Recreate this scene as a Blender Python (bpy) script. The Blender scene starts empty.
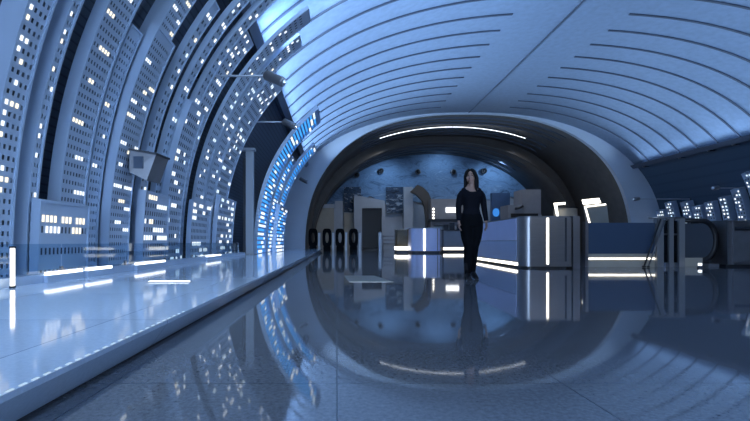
import bpy, bmesh, math, random
from mathutils import Vector, Matrix
random.seed(7)
S = bpy.context.scene
COL = S.collection
PI = math.pi

# ------------------------------------------------------------------ camera
F, PX, PY, CH = 450.0, 337.0, 242.0, 0.565
cd = bpy.data.cameras.new('camera'); cam = bpy.data.objects.new('camera', cd); COL.objects.link(cam)
cam.location = (0, 0, CH); cam.rotation_euler = (PI/2, 0, 0)
cd.sensor_width = 36.0; cd.lens = 36.0*F/750.0
cd.shift_x = (375.0-PX)/750.0; cd.shift_y = (PY-210.5)/750.0
cd.clip_start = 0.05; cd.clip_end = 300
S.camera = cam
def at(px, py, Y): return Vector(((px-PX)/F*Y, Y, CH-(py-PY)/F*Y))

# ------------------------------------------------------------------ hall section (super-ellipse)
CX = 8.2
class Arc:
    """a quarter section of the hall; points by arc length s, pushed inwards by r"""
    def __init__(self, a, b, n, count=1600):
        self.P = []; s = 0; last = None
        for i in range(count+1):
            t = PI/2*i/count
            x = -a*max(math.cos(t), 0)**(2/n); z = b*math.sin(t)**(2/n)
            if last: s += math.hypot(x-last[0], z-last[1])
            self.P.append((s, x, z)); last = (x, z)
        self.L = s
    def pt(self, s, r=0.0, side=-1):
        P = self.P
        lo, hi = 0, len(P)-1
        s = min(max(s, 0), self.L)
        while hi-lo > 1:
            m = (lo+hi)//2
            if P[m][0] <= s: lo = m
            else: hi = m
        s0, x0, z0 = P[lo]; s1, x1, z1 = P[hi]
        f = (s-s0)/(s1-s0) if s1 > s0 else 0
        x, z = x0+(x1-x0)*f, z0+(z1-z0)*f
        a, b = P[max(lo-12, 0)], P[min(hi+12, len(P)-1)]
        dx, dz = b[1]-a[1], b[2]-a[2]; L = math.hypot(dx, dz)
        x += r*dz/L; z -= r*dx/L
        return (CX+x, z) if side < 0 else (CX-x, z)
    def s_at_z(self, z):
        for s, x, zz in self.P:
            if zz >= z: return s
        return self.L
    def s_at_off(self, off):
        for s, x, zz in self.P:
            if -x <= off: return s
        return self.L
HALL = Arc(12.1, 8.62, 2.4)
MOUTH = Arc(10.2, 8.57, 2.45)
INNER = Arc(10.05, 8.15, 2.15)
Y_FRONT, Y_END = -7.0, 28.0
SL, SR = HALL.s_at_z(5.45), HALL.s_at_z(5.35)

def hit(px, py, r, side=-1):
    """where the line of sight through a photo pixel meets the hall section pushed in by r"""
    u, v = (px-PX)/F, -(py-PY)/F
    last = None
    for i in range(0, 700):
        s = HALL.L*i/699
        x, z = HALL.pt(s, r, side)
        g = x*v-u*(z-CH)
        if last is not None and g*last[0] < 0:
            d = x/u if abs(u) > abs(v) else (z-CH)/v
            if d > 0: return d, s
        last = (g, s)
    return None

# ------------------------------------------------------------------ materials
def new_mat(name):
    m = bpy.data.materials.new(name); m.use_nodes = True
    nt = m.node_tree; nt.nodes.clear()
    out = nt.nodes.new('ShaderNodeOutputMaterial')
    return m, nt, out
def N(nt, t, **kw):
    n = nt.nodes.new(t)
    for k, v in kw.items(): setattr(n, k, v)
    return n
def mat(name, col, rough=0.5, metal=0.0, noise=0.0, scale=6.0, bump=0.0, spec=0.5, ior=1.5, coat=0.0, stretch=None):
    m, nt, out = new_mat(name)
    b = N(nt, 'ShaderNodeBsdfPrincipled'); nt.links.new(b.outputs[0], out.inputs[0])
    b.inputs['Base Color'].default_value = (*col, 1); b.inputs['Roughness'].default_value = rough
    b.inputs['Metallic'].default_value = metal; b.inputs['IOR'].default_value = ior
    b.inputs['Specular IOR Level'].default_value = spec; b.inputs['Coat Weight'].default_value = coat
    if noise or bump:
        tc = N(nt, 'ShaderNodeTexCoord'); mp = N(nt, 'ShaderNodeMapping')
        if stretch: mp.inputs['Scale'].default_value = stretch
        no = N(nt, 'ShaderNodeTexNoise'); no.inputs['Scale'].default_value = scale; no.inputs['Detail'].default_value = 6
        nt.links.new(tc.outputs['Object'], mp.inputs[0]); nt.links.new(mp.outputs[0], no.inputs['Vector'])
        if noise:
            r = N(nt, 'ShaderNodeValToRGB')
            r.color_ramp.elements[0].position = .3; r.color_ramp.elements[1].position = .7
            r.color_ramp.elements[0].color = (*[c*(1-noise) for c in col], 1)
            r.color_ramp.elements[1].color = (*[min(1, c*(1+noise)) for c in col], 1)
            nt.links.new(no.outputs[0], r.inputs[0]); nt.links.new(r.outputs[0], b.inputs['Base Color'])
        if bump:
            bp = N(nt, 'ShaderNodeBump'); bp.inputs['Strength'].default_value = bump; bp.inputs['Distance'].default_value = .02
            nt.links.new(no.outputs[0], bp.inputs['Height']); nt.links.new(bp.outputs[0], b.inputs['Normal'])
    return m
def emit(name, col, strength):
    m, nt, out = new_mat(name)
    e = N(nt, 'ShaderNodeEmission'); e.inputs[0].default_value = (*col, 1); e.inputs[1].default_value = strength
    nt.links.new(e.outputs[0], out.inputs[0])
    return m
def glass(name, tint, ior=1.45, gl=0.03, haze=0.0, hazecol=(.5, .6, .7)):
    m, nt, out = new_mat(name)
    lw = N(nt, 'ShaderNodeLayerWeight'); lw.inputs[0].default_value = .5
    pw = N(nt, 'ShaderNodeMath', operation='POWER'); pw.inputs[1].default_value = 5; nt.links.new(lw.outputs['Facing'], pw.inputs[0])
    fr = N(nt, 'ShaderNodeMath', operation='MULTIPLY_ADD'); fr.inputs[1].default_value = .9; fr.inputs[2].default_value = (ior-1)**2/(ior+1)**2; nt.links.new(pw.outputs[0], fr.inputs[0])
    tr = N(nt, 'ShaderNodeBsdfTransparent'); tr.inputs[0].default_value = (*tint, 1)
    g = N(nt, 'ShaderNodeBsdfGlossy'); g.inputs['Roughness'].default_value = gl
    mx = N(nt, 'ShaderNodeMixShader')
    nt.links.new(fr.outputs[0], mx.inputs[0])
    src = tr
    if haze:
        d = N(nt, 'ShaderNodeBsdfDiffuse'); d.inputs[0].default_value = (*hazecol, 1)
        m2 = N(nt, 'ShaderNodeMixShader'); m2.inputs[0].default_value = haze
        nt.links.new(tr.outputs[0], m2.inputs[1]); nt.links.new(d.outputs[0], m2.inputs[2]); src = m2
    nt.links.new(src.outputs[0], mx.inputs[1]); nt.links.new(g.outputs[0], mx.inputs[2])
    nt.links.new(mx.outputs[0], out.inputs[0])
    return m
def granite(name, col, tile, joint, rough, ior, speck=.35):
    m, nt, out = new_mat(name)
    b = N(nt, 'ShaderNodeBsdfPrincipled'); nt.links.new(b.outputs[0], out.inputs[0])
    tc = N(nt, 'ShaderNodeTexCoord')
    no = N(nt, 'ShaderNodeTexNoise'); no.inputs['Scale'].default_value = 55; no.inputs['Detail'].default_value = 8; no.inputs['Roughness'].default_value = .8
    nt.links.new(tc.outputs['Object'], no.inputs['Vector'])
    r = N(nt, 'ShaderNodeValToRGB'); r.color_ramp.elements[0].position = .35; r.color_ramp.elements[1].position = .68
    r.color_ramp.elements[0].color = (*[c*(1-speck) for c in col], 1); r.color_ramp.elements[1].color = (*[c*(1+speck) for c in col], 1)
    nt.links.new(no.outputs[0], r.inputs[0])
    br = N(nt, 'ShaderNodeTexBrick'); br.offset = 0.0; br.squash = 1.0
    br.inputs['Scale'].default_value = 1.0; br.inputs['Mortar Size'].default_value = joint
    br.inputs['Brick Width'].default_value = tile; br.inputs['Row Height'].default_value = tile
    br.inputs['Color1'].default_value = (1, 1, 1, 1); br.inputs['Color2'].default_value = (.93, .93, .94, 1); br.inputs['Mortar'].default_value = (.35, .37, .4, 1)
    br.inputs['Mortar Smooth'].default_value = .2
    nt.links.new(tc.outputs['Object'], br.inputs['Vector'])
    mu = N(nt, 'ShaderNodeMix', data_type='RGBA', blend_type='MULTIPLY'); mu.inputs[0].default_value = 1
    nt.links.new(r.outputs[0], mu.inputs[6]); nt.links.new(br.outputs[0], mu.inputs[7])
    nt.links.new(mu.outputs[2], b.inputs['Base Color'])
    # polish varies a little from slab to slab, joints are matt
    n2 = N(nt, 'ShaderNodeTexNoise'); n2.inputs['Scale'].default_value = 1.1; n2.inputs['Detail'].default_value = 4
    nt.links.new(tc.outputs['Object'], n2.inputs['Vector'])
    mr = N(nt, 'ShaderNodeMapRange'); mr.inputs[3].default_value = rough*.6; mr.inputs[4].default_value = rough*1.4
    nt.links.new(n2.outputs[0], mr.inputs[0])
    ad = N(nt, 'ShaderNodeMath', operation='MULTIPLY_ADD'); ad.inputs[1].default_value = .12
    nt.links.new(br.outputs['Fac'], ad.inputs[0]); nt.links.new(mr.outputs[0], ad.inputs[2])
    nt.links.new(ad.outputs[0], b.inputs['Roughness'])
    bp = N(nt, 'ShaderNodeBump'); bp.inputs['Strength'].default_value = .04; bp.inputs['Distance'].default_value = .01
    n3 = N(nt, 'ShaderNodeTexNoise'); n3.inputs['Scale'].default_value = 2.2
    nt.links.new(tc.outputs['Object'], n3.inputs['Vector'])
    nt.links.new(n3.outputs[0], bp.inputs['Height']); nt.links.new(bp.outputs[0], b.inputs['Normal'])
    b.inputs['IOR'].default_value = ior
    return m
def slatted(name, c0, c1, pitch, rough):
    """horizontal metal slats by height"""
    m, nt, out = new_mat(name)
    b = N(nt, 'ShaderNodeBsdfPrincipled'); nt.links.new(b.outputs[0], out.inputs[0]); b.inputs['Roughness'].default_value = rough
    tc = N(nt, 'ShaderNodeTexCoord'); sp = N(nt, 'ShaderNodeSeparateXYZ'); nt.links.new(tc.outputs['Object'], sp.inputs[0])
    mu = N(nt, 'ShaderNodeMath', operation='MULTIPLY'); mu.inputs[1].default_value = 1/pitch; nt.links.new(sp.outputs[2], mu.inputs[0])
    fr = N(nt, 'ShaderNodeMath', operation='FRACT'); nt.links.new(mu.outputs[0], fr.inputs[0])
    r = N(nt, 'ShaderNodeValToRGB'); r.color_ramp.interpolation = 'EASE'
    r.color_ramp.elements[0].position = .12; r.color_ramp.elements[1].position = .3
    r.color_ramp.elements[0].color = (*c0, 1); r.color_ramp.elements[1].color = (*c1, 1)
    nt.links.new(fr.outputs[0], r.inputs[0]); nt.links.new(r.outputs[0], b.inputs['Base Color'])
    bp = N(nt, 'ShaderNodeBump'); bp.inputs['Strength'].default_value = .5; bp.inputs['Distance'].default_value = .02
    nt.links.new(r.outputs[0], bp.inputs['Height']); nt.links.new(bp.outputs[0], b.inputs['Normal'])
    return m
def mottled(name, cols, scale, seed=0.0, dist=1.5):
    m, nt, out = new_mat(name)
    b = N(nt, 'ShaderNodeBsdfPrincipled'); nt.links.new(b.outputs[0], out.inputs[0]); b.inputs['Roughness'].default_value = .7
    tc = N(nt, 'ShaderNodeTexCoord'); mp = N(nt, 'ShaderNodeMapping'); mp.inputs['Location'].default_value = (seed, seed*2, 0)
    mp.inputs['Rotation'].default_value = (0, .5, 0); mp.inputs['Scale'].default_value = (1, 1, 2.2)
    no = N(nt, 'ShaderNodeTexNoise'); no.inputs['Scale'].default_value = scale; no.inputs['Detail'].default_value = 9
    no.inputs['Roughness'].default_value = .68; no.inputs['Distortion'].default_value = dist
    nt.links.new(tc.outputs['Object'], mp.inputs[0]); nt.links.new(mp.outputs[0], no.inputs['Vector'])
    r = N(nt, 'ShaderNodeValToRGB'); cr = r.color_ramp
    while len(cr.elements) < len(cols): cr.elements.new(.5)
    for e, (p, c) in zip(cr.elements, cols): e.position = p; e.color = (*c, 1)
    nt.links.new(no.outputs[0], r.inputs[0]); nt.links.new(r.outputs[0], b.inputs['Base Color'])
    return m

M = {}
M['vault'] = mat('vault_paint', (.25, .335, .47), .45, noise=.10, scale=5.0, bump=.10)
M['rib'] = mat('rib_metal', (.07, .09, .13), .5)
M['endwall'] = mat('end_wall_paint', (.50, .57, .66), .45, noise=.04, scale=.8)
M['floor'] = granite('polished_granite', (.16, .18, .21), .9, .004, .04, 2.35)
M['ledge'] = granite('ledge_stone', (.52, .65, .82), 1.2, .003, .08, 1.9, .08)
M['kick'] = mat('kick_metal', (.02, .025, .035), .5)
M['darkwall'] = slatted('dark_slats', (.05, .065, .095), (.09, .12, .17), .11, .5)
M['bluewall'] = slatted('blue_slats', (.034, .062, .105), (.042, .076, .125), .5, .45)
M['panel'] = mat('panel_paint', (.42, .52, .66), .38, metal=.25, noise=.05, scale=2.0)
M['side'] = mat('panel_side_paint', (.42, .53, .68), .35, metal=.25, noise=.05, scale=1.5)
M['pit'] = mat('panel_inside', (.07, .10, .15), .7)
M['backlit'] = emit('blue_backlight', (.05, .36, 1.0), 1.5)
M['bluepaint'] = mat('blue_panel_paint', (.30, .48, .74), .35, metal=.25)
M['slot'] = emit('lit_slot', (.88, .94, 1.0), 1.5)
M['slotwarm'] = emit('lit_slot_warm', (1.0, .90, .72), 1.5)
M['slotblue'] = emit('lit_slot_blue', (.70, .86, 1.0), 1.4)
M['led'] = emit('led_white', (1.0, .95, .84), 3.2)
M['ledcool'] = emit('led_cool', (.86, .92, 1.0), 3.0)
M['leddim'] = emit('led_dim', (.6, .8, 1.0), .9)
M['glass'] = glass('clear_glass', (.80, .89, .95), 1.45)
M['glassdark'] = glass('smoked_glass', (.16, .19, .23), 1.5, .05)
M['steel'] = mat('brushed_steel', (.27, .27, .28), .32, metal=.9, noise=.08, scale=3, stretch=(1, 1, 40))
M['steeldull'] = mat('dull_steel', (.20, .21, .23), .4, metal=.6, noise=.1, scale=4)
M['pole'] = mat('grey_pole_paint', (.34, .39, .46), .4)
M['black'] = mat('black_rubber', (.012, .013, .016), .45)
M['white'] = mat('white_post', (.85, .88, .9), .4)
M['post'] = mat('satin_post', (.22, .23, .24), .35, metal=.2)
M['gateblack'] = mat('gate_black', (.004, .006, .008), .7, spec=.1)
M['dark'] = mat('dark_metal', (.035, .042, .055), .4, metal=.3)
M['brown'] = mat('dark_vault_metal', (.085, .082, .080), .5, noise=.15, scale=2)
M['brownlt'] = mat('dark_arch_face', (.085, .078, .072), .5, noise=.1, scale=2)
M['lav'] = mat('frosted_lavender_glass', (.66, .70, .95), .3, noise=.03, scale=2)
M['lavlow'] = mat('frosted_blue_glass', (.46, .54, .74), .25, noise=.03, scale=2)
M['cream'] = mat('cream_board', (.40, .37, .31), .6, noise=.05, scale=2)
M['grey'] = mat('grey_board', (.26, .27, .30), .6, noise=.06, scale=3)
M['pale'] = mat('pale_board', (.40, .44, .50), .6, noise=.05, scale=2)
M['navy'] = mat('navy_panel', (.05, .10, .21), .35, noise=.1, scale=2)
M['screen'] = emit('bright_sign', (.95, .97, 1.0), 2.6)
M['bluespot'] = emit('blue_screen', (.06, .32, .95), .8)
M['mural'] = mottled('mural_paint', [(.30, (.02, .035, .07)), (.42, (.14, .24, .38)), (.50, (.22, .36, .55)), (.57, (.17, .28, .44)), (.70, (.38, .54, .72))], .55)
M['mosaic'] = mottled('mosaic_dark', [(.36, (.008, .014, .03)), (.47, (.05, .09, .16)), (.53, (.012, .025, .05)), (.60, (.35, .42, .5))], 1.1, 4.0)
M['skin'] = mat('skin', (.36, .23, .18), .5)
M['lip'] = mat('lips', (.36, .13, .12), .45)
M['eye'] = mat('eye_dark', (.02, .015, .012), .25)
M['hair'] = mat('black_hair', (.006, .006, .007), .55, spec=.2, bump=.4, scale=30, stretch=(6, 6, .3))
M['top'] = mat('black_knit', (.006, .007, .012), .8, bump=.2, scale=40, spec=.12)
M['trousers'] = mat('black_trousers', (.004, .005, .007), .85, spec=.08)
M['boot'] = mat('black_leather', (.007, .007, .009), .4, spec=.25)

# ------------------------------------------------------------------ objects
def obj(name, verts, faces, m, parent=None, smooth=False):
    me = bpy.data.meshes.new(name); me.from_pydata([tuple(v) for v in verts], [], faces); me.update()
    bm = bmesh.new(); bm.from_mesh(me); bmesh.ops.recalc_face_normals(bm, faces=bm.faces); bm.to_mesh(me); bm.free()
    if smooth:
        for p in me.polygons: p.use_smooth = True
    o = bpy.data.objects.new(name, me); COL.objects.link(o)
    me.materials.append(m)
    if parent is not None:
        o.parent = parent
        o.matrix_parent_inverse = Matrix.Translation(-Vector(parent.location)) if parent.parent is None else Matrix()
    return o
def tag(o, label, cat, group=None):
    o['label'] = label; o['category'] = cat
    if group: o['group'] = group
    return o
def thing(name, label, cat, loc, group=None):
    o = bpy.data.objects.new(name, None); COL.objects.link(o); o.location = loc; o.empty_display_size = .2
    return tag(o, label, cat, group)
def struct(o): o['kind'] = 'structure'; return o
class G:
    """collects verts and faces of one mesh"""
    def __init__(s): s.v = []; s.f = []
    def add(s, vs, fs):
        k = len(s.v); s.v += [tuple(v) for v in vs]; s.f += [[i+k for i in f] for f in fs]; return s
    def box(s, x0, x1, y0, y1, z0, z1):
        return s.add([(x0,y0,z0),(x1,y0,z0),(x1,y1,z0),(x0,y1,z0),(x0,y0,z1),(x1,y0,z1),(x1,y1,z1),(x0,y1,z1)],
                     [[0,1,2,3],[4,5,6,7],[0,1,5,4],[1,2,6,5],[2,3,7,6],[3,0,4,7]])
    def hexa(s, p):   # 8 points, bottom four then top four
        return s.add(p, [[0,1,2,3],[4,5,6,7],[0,1,5,4],[1,2,6,5],[2,3,7,6],[3,0,4,7]])
    def prism(s, poly, axis, a, b):
        n = len(poly)
        def p3(q, t):
            return {'x': (t, q[0], q[1]), 'y': (q[0], t, q[1]), 'z': (q[0], q[1], t)}[axis]
        return s.add([p3(q, a) for q in poly]+[p3(q, b) for q in poly],
                     [list(range(n)), list(range(n, 2*n))]+[[i, (i+1) % n, n+(i+1) % n, n+i] for i in range(n)])
    def tube(s, pts, rad, n=12, cap=True):
        pts = [Vector(p) for p in pts]; k = len(pts)
        rads = rad if isinstance(rad, (list, tuple)) else [rad]*k
        t0 = (pts[1]-pts[0]).normalized()
        u = t0.orthogonal().normalized(); vs = []; fs = []
        for i, p in enumerate(pts):
            t = (pts[min(i+1, k-1)]-pts[max(i-1, 0)]).normalized()
            u = (u-t*u.dot(t)).normalized(); w = t.cross(u)
            for j in range(n):
                a = 2*PI*j/n; vs.append(p+(u*math.cos(a)+w*math.sin(a))*rads[i])
        for i in range(k-1):
            for j in range(n):
                fs.append([i*n+j, i*n+(j+1) % n, (i+1)*n+(j+1) % n, (i+1)*n+j])
        if cap: fs += [list(range(n)), list(range((k-1)*n, k*n))]
        return s.add(vs, fs)
    def rings(s, rings, cap=True):
        """rings: lists of equal length point loops"""
        n = len(rings[0]); vs = [p for r in rings for p in r]; fs = []
        for i in range(len(rings)-1):
            for j in range(n):
                fs.append([i*n+j, i*n+(j+1) % n, (i+1)*n+(j+1) % n, (i+1)*n+j])
        if cap: fs += [list(range(n)), list(range((len(rings)-1)*n, len(rings)*n))]
        return s.add(vs, fs)
    def ball(s, c, rx, ry, rz, n=14, m=9):
        c = Vector(c); R = []
        for i in range(1, m):
            ph = PI*i/m
            R.append([c+Vector((rx*math.sin(ph)*math.cos(2*PI*j/n), ry*math.sin(ph)*math.sin(2*PI*j/n), -rz*math.cos(ph))) for j in range(n)])
        return s.rings(R)
    def o(s, name, m, parent=None, smooth=False): return obj(name, s.v, s.f, m, parent, smooth)

def arc_slab(arc, s0, s1, r0, r1, y0, y1, side=-1, n=40):
    """a curved slab following the section between arc lengths s0..s1 and depths r0..r1"""
    g = G(); R = []
    for i in range(n+1):
        s = s0+(s1-s0)*i/n
        a = arc.pt(s, r0, side); b = arc.pt(s, r1, side)
        R.append([(a[0], y0, a[1]), (b[0], y0, b[1]), (b[0], y1, b[1]), (a[0], y1, a[1])])
    return g.rings(R)

# ------------------------------------------------------------------ the shell
g = G(); g.box(-5, 21.5, Y_FRONT, 40, -.2, 0); struct(g.o('floor', M['floor']))
# vault: inner skin and outer skin, whole arc
R = []
prof = [(HALL.pt(SL+(HALL.L-SL)*i/60, 0, -1), HALL.pt(SL+(HALL.L-SL)*i/60, -.2, -1)) for i in range(61)]
prof += [(HALL.pt(SR+(HALL.L-SR)*i/60, 0, 1), HALL.pt(SR+(HALL.L-SR)*i/60, -.2, 1)) for i in range(59, -1, -1)]
R = [[(a[0], Y_FRONT, a[1]), (b[0], Y_FRONT, b[1]), (b[0], Y_END, b[1]), (a[0], Y_END, a[1])] for a, b in prof]
vault = struct(G().rings(R).o('ceiling', M['vault'], smooth=False))
for p in vault.data.polygons: p.use_smooth = abs(p.normal.y) < .5
s_c = HALL.s_at_off(2.06)
for side, s0 in ((-1, SL), (1, SR)):
    k = -9
    while k <= 9:
        y = 15.78+1.21*k
        arc_slab(HALL, s0+.02, s_c, -.01, .04, y-.038, y+.038, side, 34).o('ceiling_rib', M['rib'], vault)
        k += 1
G().box(CX-.025, CX+.025, Y_FRONT, Y_END, 8.592, 8.64).o('centre_seam', M['rib'], vault)
# lower walls, set back a little behind the vault edge, with a cove shelf at the spring line
struct(arc_slab(HALL, 0, SL, -.25, -.05, Y_FRONT, Y_END, -1).o('wall_left', M['darkwall']))
struct(arc_slab(HALL, 0, SR, -.25, -.05, Y_FRONT, Y_END, 1).o('wall_right', M['bluewall']))
struct(arc_slab(HALL, SL-.12, SL, -.05, .24, Y_FRONT, Y_END, -1, 4).o('trim_1', M['rib']))
struct(arc_slab(HALL, SL, SL+.14, .20, .24, Y_FRONT, Y_END, -1, 4).o('trim_7', M['rib']))
struct(arc_slab(HALL, SR, SR+.14, .20, .24, Y_FRONT, Y_END, 1, 4).o('trim_8', M['rib']))
struct(arc_slab(HALL, SR-.12, SR, -.05, .24, Y_FRONT, Y_END, 1, 4).o('trim_2', M['rib']))
# end wall with the arched mouth
def ring_wall(name, outer, inner, y0, y1, m, floor_z=0.0):
    g = G(); n = 48
    for side in (-1, 1):
        R = []
        for i in range(n+1):
            a = outer.pt(outer.L*i/n, -.1, side); b = inner.pt(inner.L*i/n, 0, side)
            R.append([(a[0], y0, a[1]), (b[0], y0, b[1]), (b[0], y1, b[1]), (a[0], y1, a[1])])
        g.rings(R)
    o = g.o(name, m); return struct(o)
ring_wall('wall_back', HALL, MOUTH, Y_END, Y_END+.3, M['endwall'])
# darker hall beyond the mouth
def barrel(arc, y0, y1, name, m):
    g = G(); R = []
    pr = [(arc.pt(arc.L*i/60, 0, -1), arc.pt(arc.L*i/60, -.15, -1)) for i in range(61)]
    pr += [(arc.pt(arc.L*i/60, 0, 1), arc.pt(arc.L*i/60, -.15, 1)) for i in range(59, -1, -1)]
    R = [[(a[0], y0, a[1]), (b[0], y0, b[1]), (b[0], y1, b[1]), (a[0], y1, a[1])] for a, b in pr]
    o = struct(g.rings(R).o(name, m))
    for p in o.data.polygons: p.use_smooth = abs(p.normal.y) < .5
    return o
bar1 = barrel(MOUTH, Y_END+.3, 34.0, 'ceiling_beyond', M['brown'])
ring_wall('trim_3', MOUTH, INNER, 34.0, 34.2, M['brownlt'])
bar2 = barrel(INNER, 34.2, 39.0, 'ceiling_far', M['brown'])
for y in (28.9, 29.6, 30.3, 31.6, 32.4, 33.2):
    for side in (-1, 1):
        arc_slab(MOUTH, MOUTH.s_at_off(6.5), MOUTH.L, -.005, .06, y-.05, y+.05, side, 20).o('ceiling_rib', M['rib'], bar1)
for y in (35.0, 36.0, 37.0, 38.0):
    for side in (-1, 1):
        arc_slab(INNER, INNER.s_at_off(6.5), INNER.L, -.005, .06, y-.05, y+.05, side, 20).o('ceiling_rib', M['rib'], bar2)
struct(G().box(-2.5, 19, 39.0, 39.3, 0, 9).o('wall_far', M['pale']))

# unseen rear wall, added behind the viewer; its open left bay shapes the light
g = G(); g.box(3.4, 21, Y_FRONT-.3, Y_FRONT, 0, 9.2); g.box(-5, 3.4, Y_FRONT-.3, Y_FRONT, 5.2, 9.2); struct(g.o('wall_front', M['pale']))
# raised stone ledge along the left wall
struct(G().prism([(-4.4, .014), (-.99, .014), (-.905, .13), (-.905, .15), (-4.4, .15)], 'y', Y_FRONT, Y_END).o('trim_4', M['ledge']))
struct(G().box(-4.4, -1.02, Y_FRONT, Y_END, 0, .014).o('trim_5', M['kick']))

# ------------------------------------------------------------------ perforated tower panels
def perforated(spec, side=-1, group=None):
    """a curved hollow box following the wall: near and far side sheets, a front sheet punched with slots, a dark back sheet"""
    d0, d1, r, rb = spec['d0'], spec['d1'], spec['r'], spec['rb']
    s0, s1 = spec['s0'], spec['s1']
    py, ps, hw, hh = spec.get('pitch', (.10, .16, .48, .5))
    ncol = max(2, int(round((d1-d0-.06)/py))); nrow = max(3, int(round((s1-s0)/ps)))
    cy = (d1-d0-.06)/ncol; cs = (s1-s0)/nrow
    b = HALL.pt(s0, r, side)
    t = thing('perforated_panel', spec['label'], 'wall panel', (b[0], (d0+d1)/2, b[1]), group)
    mp, ms = spec.get('mat', M['panel']), spec.get('matside', M['side'])
    g = G()
    def P(y, s, rr):
        x, z = HALL.pt(s, rr, side); return (x, y, z)
    y00 = d0+.03
    skip = spec.get('plain_rows', 0)
    for i in range(nrow):
        sa = s0+cs*i; sb = sa+cs
        ha = sa+cs*(1-hh)/2; hb = sb-cs*(1-hh)/2
        plain = (skip and i % skip == skip-1) or i == nrow-1
        for j in range(ncol):
            ya = y00+cy*j; yb = ya+cy
            if plain:
                g.add([P(ya, sa, r), P(yb, sa, r), P(yb, sb, r), P(ya, sb, r)], [[0,1,2,3]]); continue
            ka = ya+cy*(1-hw)/2; kb = yb-cy*(1-hw)/2
            g.add([P(ya,sa,r),P(yb,sa,r),P(yb,sb,r),P(ya,sb,r),P(ka,ha,r),P(kb,ha,r),P(kb,hb,r),P(ka,hb,r)],
                  [[0,1,5,4],[1,2,6,5],[2,3,7,6],[3,0,4,7]])
    fo = g.o('face_panel', mp, t)
    n = max(6, int((s1-s0)/.18))
    arc_slab(HALL, s0, s1, rb, r+.012, d0, d0+.03, side, n).o('side_panel', ms, t)
    arc_slab(HALL, s0, s1, rb, r+.012, d1-.03, d1, side, n).o('side_panel', ms, t)
    rback = max(rb+.03, r-.14)
    arc_slab(HALL, s0, s1, rback-.015, rback, d0+.03, d1-.03, side, n).o('back_panel', spec.get('back', M['pit']), t)
    arc_slab(HALL, s0, s1, rb, rb+.01, d0+.03, d1-.03, side, n).o('rear_sheet', ms, t)
    a0, a1 = HALL.pt(s1, rb, side), HALL.pt(s1, r+.012, side); c0, c1 = HALL.pt(s1+.03, rb, side), HALL.pt(s1+.03, r+.012, side)
    G().hexa([(a0[0],d0,a0[1]),(a1[0],d0,a1[1]),(a1[0],d1,a1[1]),(a0[0],d1,a0[1]),
              (c0[0],d0,c0[1]),(c1[0],d0,c1[1]),(c1[0],d1,c1[1]),(c0[0],d1,c0[1])]).o('top_cap', ms, t)
    used = set(); count = [0]
    def light(i, j, k, m):
        if count[0] >= 95 or i < 0 or i >= nrow: return
        j = max(0, min(ncol-k, j))
        if any((i, j+q) in used for q in range(k)): return
        for q in range(k):
            if count[0] >= 95: return
            used.add((i, j+q))
            sa = s0+cs*i+cs*(1-hh)/2; sb = sa+cs*hh
            e = .001
            ya = y00+cy*(j+q)+cy*(1-hw)/2-e; yb = ya+cy*hw+2*e
            G().hexa([P(ya,sa-e,r+.002),P(yb,sa-e,r+.002),P(yb,sb+e,r+.002),P(ya,sb+e,r+.002),
                     P(ya,sa-e,r+.010),P(yb,sa-e,r+.010),P(yb,sb+e,r+.010),P(ya,sb+e,r+.010)]).o('light_slot', m, t); count[0] += 1
    for (px, pyy, k) in spec.get('lit', []):
        h = hit(px, pyy, r, side)
        if not h: continue
        d, s = h
        if d < d0-.15 or d > d1+.15 or s < s0 or s > s1: continue
        light(int((s-s0)/cs), int((d-y00)/cy)-(k//2), k, M['slotwarm'] if random.random() < .3 else M['slot'])
    rnd = random.Random(int(d0*100))
    for q in range(spec.get('rand', 0)):
        i = int(rnd.random()**spec.get('bias', 1.0)*nrow); k = rnd.choice(spec.get('ks', (1, 2, 3)))
        light(i, rnd.randrange(max(1, ncol-k+1)), min(k, ncol), rnd.choice([M['slot'], M['slot'], M['slotblue']]))
    return t

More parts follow.
